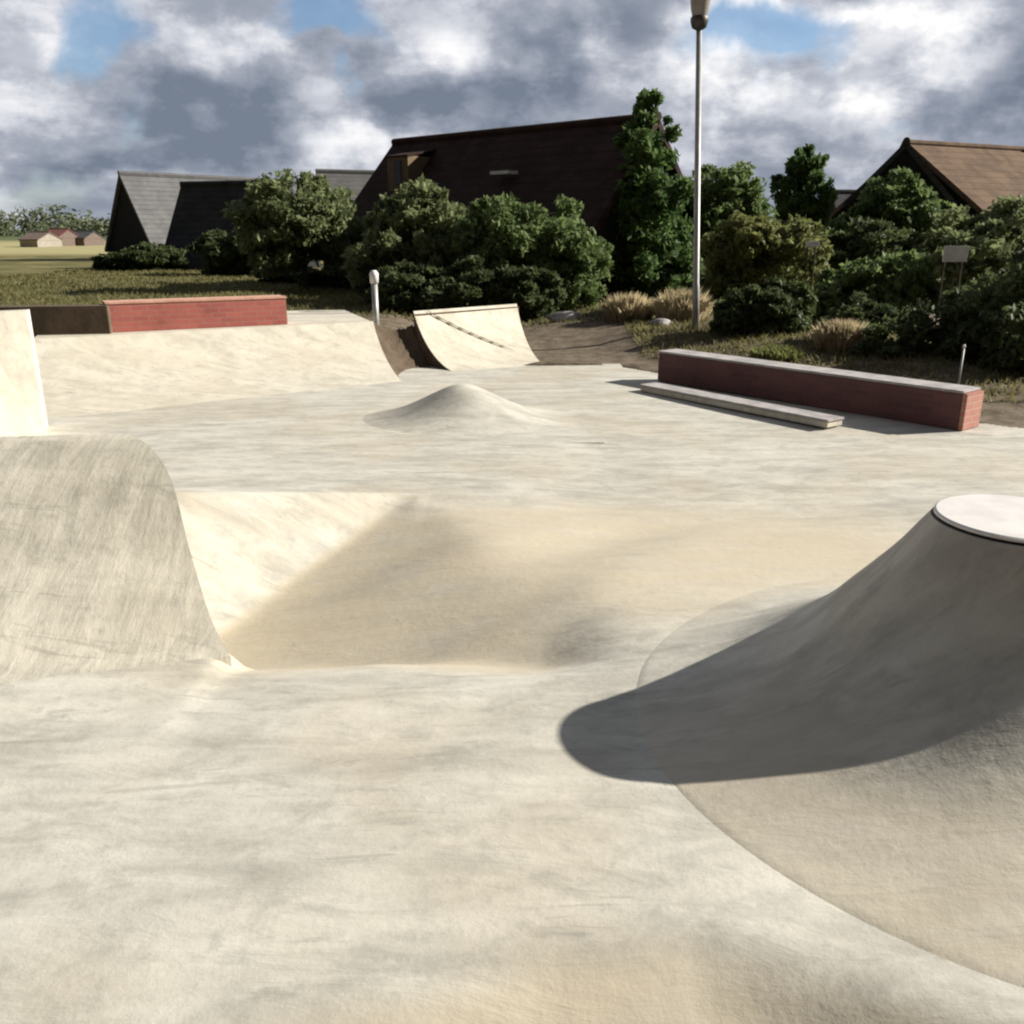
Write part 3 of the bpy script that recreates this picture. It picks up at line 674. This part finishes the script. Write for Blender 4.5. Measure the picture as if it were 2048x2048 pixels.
# pale houses far left
FH = [(58, 92, 438, 486, 118, 'creamwall', 'redwall', 'tiny cream house end at the far left horizon'),
      (95, 128, 432, 484, 125, 'redwall', 'chimney', 'tiny dull red house behind the yellow field'),
      (128, 176, 436, 482, 130, 'redwall', 'darkroof', 'tiny brown house with dark roof next to the black gable'),
      (-30, 30, 470, 486, 110, 'creamwall', 'greyroof', 'tiny low white shed on the far left field')]
for x0, x1, y0, y1, d, wm, rm, lab in FH:
    a = D(x0, y0, d); b = D(x1, y0, d)
    house('far_house', a, b, a.z, a.z*.62, 3.2, M[rm], M[wm], M[wm], lab, .1, .12)
# small white board and white details among the shrubs
def board(X0, X1, Y0, Y1, d, label, name='notice_board'):
    a = D(X0, Y1, d); b = D(X1, Y0, d); cx = (a.x+b.x)/2
    t = thing(name, (cx, d, 0), label, 'sign'); o = (cx, d, 0)
    MB().box(a.x, b.x, d-.02, d+.02, a.z, b.z).build('panel', M['whitepaint'], t, o, bevel=.006)
    for x in (a.x+.06, b.x-.06): MB().tube([(x, d+.05, -.1), (x, d+.05, b.z-.05)], [.018, .018], 8).build('leg', M['bark'], t, o)
board(1778, 1828, 464, 494, 16.6, 'small pale grey board among the bushes at right')
board(1520, 1546, 455, 466, 21, 'tiny white plate above the yellowish shrub')
# pale stone near ramp
def stone(X, Y, d, s, label):
    p = D(X, Y, d); bm = bmesh.new(); bmesh.ops.create_icosphere(bm, subdivisions=3, radius=1)
    for v in bm.verts:
        f = 1+.18*math.sin(v.co.x*3+X)+.15*math.sin(v.co.y*4+v.co.z*3); v.co = Vector((v.co.x*s*1.6*f, v.co.y*s*f, v.co.z*s*.55*f))
    me = bpy.data.meshes.new('stone'); bm.to_mesh(me); bm.free(); o = link('stone', me, M['pale'], None, True)
    z = float(ground_z(np.array(p.x), np.array(p.y))); o.location = (p.x, p.y, z+s*.25); tag(o, label, 'stone', 'stones on the soil')
stone(1062, 600, 21.5, .26, 'pale stone on the soil right of the cream ramp')
stone(1245, 588, 19.0, .16, 'small pale stone by the tall straw grass')

# ------------------------------------------------------------ light: sun, sky, clouds
sd = bpy.data.lights.new('sun', 'SUN'); sd.energy = 5.0; sd.angle = R(.6); sd.color = (1, .945, .84)
so = bpy.data.objects.new('sun', sd); C.objects.link(so); so.rotation_euler = sund.to_track_quat('Z', 'Y').to_euler(); so.location = (20, 5, 20)
w = bpy.data.worlds.new('World'); S.world = w; w.use_nodes = True; nt = w.node_tree; nt.nodes.clear()
out = N(nt, 'ShaderNodeOutputWorld')
sky = N(nt, 'ShaderNodeTexSky'); sky.sky_type = 'NISHITA'; sky.sun_disc = False
sky.ozone_density = 4.0; sky.dust_density = .4
sky.sun_elevation = R(SUN_EL); sky.sun_rotation = R(90-SUN_AZ)
bg1 = N(nt, 'ShaderNodeBackground'); bg1.inputs[1].default_value = .075; nt.links.new(sky.outputs[0], bg1.inputs[0])
tc = N(nt, 'ShaderNodeTexCoord').outputs['Generated']
sp = N(nt, 'ShaderNodeSeparateXYZ'); nt.links.new(tc, sp.inputs[0])
# project direction onto a cloud layer
den = math_(nt, 'ADD', math_(nt, 'MAXIMUM', sp.outputs[2], 0.0), .13)
cb = N(nt, 'ShaderNodeCombineXYZ'); nt.links.new(math_(nt, 'DIVIDE', sp.outputs[0], den), cb.inputs[0]); nt.links.new(math_(nt, 'DIVIDE', sp.outputs[1], den), cb.inputs[1])
wn = N(nt, 'ShaderNodeTexNoise'); wn.inputs['Scale'].default_value = 7.5; wn.inputs['Detail'].default_value = 7; nt.links.new(tc, wn.inputs['Vector'])
off_ = N(nt, 'ShaderNodeVectorMath'); off_.operation = 'SUBTRACT'; nt.links.new(wn.outputs['Color'], off_.inputs[0]); off_.inputs[1].default_value = (.5, .5, .5)
scl = N(nt, 'ShaderNodeVectorMath'); scl.operation = 'SCALE'; nt.links.new(off_.outputs[0], scl.inputs[0]); scl.inputs['Scale'].default_value = .22
dw = N(nt, 'ShaderNodeVectorMath'); dw.operation = 'ADD'; nt.links.new(tc, dw.inputs[0]); nt.links.new(scl.outputs[0], dw.inputs[1])
def blob(Xp, Yp, rx, ry, soft=1.0):
    """cloud mass centred on a compass direction; rx, ry angular radii (in picture units)"""
    d0 = ray(Xp, Yp).normalized(); sx_ = SC/FP
    s = N(nt, 'ShaderNodeVectorMath'); s.operation = 'SUBTRACT'; nt.links.new(dw.outputs[0], s.inputs[0]); s.inputs[1].default_value = d0
    k = N(nt, 'ShaderNodeVectorMath'); k.operation = 'MULTIPLY'; nt.links.new(s.outputs[0], k.inputs[0]); k.inputs[1].default_value = (1/(rx*sx_), 1/(rx*sx_), 1/(ry*sx_))
    l = N(nt, 'ShaderNodeVectorMath'); l.operation = 'LENGTH'; nt.links.new(k.outputs[0], l.inputs[0])
    return ramp(nt, l.outputs['Value'], .25, 1.35, 1, 0)
base = noise(nt, cb.outputs[0], 1.15, 8, .58, .3)
detail = noise(nt, mapping(nt, tc, (1, 1, 1.7)), 11, 9, .60, .0)
bright = math_(nt, 'ADD', math_(nt, 'MULTIPLY', ramp(nt, base, .35, .68), .30), math_(nt, 'MULTIPLY', ramp(nt, detail, .36, .64), .55))
for a in ((300, 250, 230, 110, -.42), (480, 220, 170, 90, -.20), (800, 190, 190, 75, -.45), (1000, 190, 200, 80, -.35), (1150, 70, 170, 60, -.22), (1890, 110, 130, 95, -.45), (1880, 200, 120, 50, -.25), (1500, 260, 220, 60, -.12), (400, 290, 260, 40, -.18),
          (60, 120, 120, 120, .28), (440, 60, 120, 50, .30), (800, 75, 70, 55, .34), (1150, 190, 90, 60, .45), (1380, 170, 100, 60, .60), (1640, 110, 170, 80, .50), (680, 300, 120, 35, .35), (560, 250, 60, 50, .30), (1520, 20, 200, 30, .35), (1330, 40, 80, 40, .4), (1600, 320, 60, 35, .35), (1780, 60, 80, 50, .3), (250, 330, 200, 18, .2)):
    bright = math_(nt, 'ADD', bright, math_(nt, 'MULTIPLY', blob(*a[:4]), a[4]))
clear = math_(nt, 'MULTIPLY', ramp(nt, base, .26, .40, 1, 0), .10)
for a in ((190, 120, 60, 110, 1.3), (600, 20, 110, 50, 1.4), (620, 190, 45, 50, .9), (1430, 100, 110, 65, 1.3), (80, 330, 130, 40, .45), (1720, 230, 60, 25, .3), (560, 60, 60, 40, .4)):
    clear = math_(nt, 'ADD', clear, math_(nt, 'MULTIPLY', blob(*a[:4]), a[4]))
clear = math_(nt, 'MINIMUM', math_(nt, 'MAXIMUM', math_(nt, 'SUBTRACT', clear, .08), 0.0), .82)
cr = N(nt, 'ShaderNodeValToRGB'); nt.links.new(math_(nt, 'ADD', math_(nt, 'MULTIPLY', bright, .72), .17), cr.inputs[0]); e = cr.color_ramp.elements
e[0].position = .0; e[0].color = (.10, .12, .155, 1); e[1].position = 1.0; e[1].color = (.60, .59, .58, 1)
for p_, c_ in ((.18, (.145, .165, .205, 1)), (.42, (.215, .23, .27, 1)), (.62, (.32, .335, .37, 1)), (.82, (.46, .465, .485, 1))):
    x = e.new(p_); x.color = c_
bg2 = N(nt, 'ShaderNodeBackground'); nt.links.new(cr.outputs[0], bg2.inputs[0]); nt.links.new(math_(nt, 'MULTIPLY', ramp(nt, sp.outputs[1], -.2, .75, .16, 1.0), 1.08), bg2.inputs[1])  # clouds dimmed behind the camera, out of view, to weaken the shadow fill
mx = N(nt, 'ShaderNodeMixShader'); nt.links.new(clear, mx.inputs[0]); nt.links.new(bg2.outputs[0], mx.inputs[1]); nt.links.new(bg1.outputs[0], mx.inputs[2])
nt.links.new(mx.outputs[0], out.inputs[0])

S.render.engine = 'CYCLES'
S.render.resolution_x = S.render.resolution_y = 1024
S.cycles.filter_width = 2.2
vs_ = S.view_settings; vs_.view_transform = 'Standard'; vs_.look = 'None'; vs_.exposure = .76; vs_.gamma = 1; vs_.use_curve_mapping = False
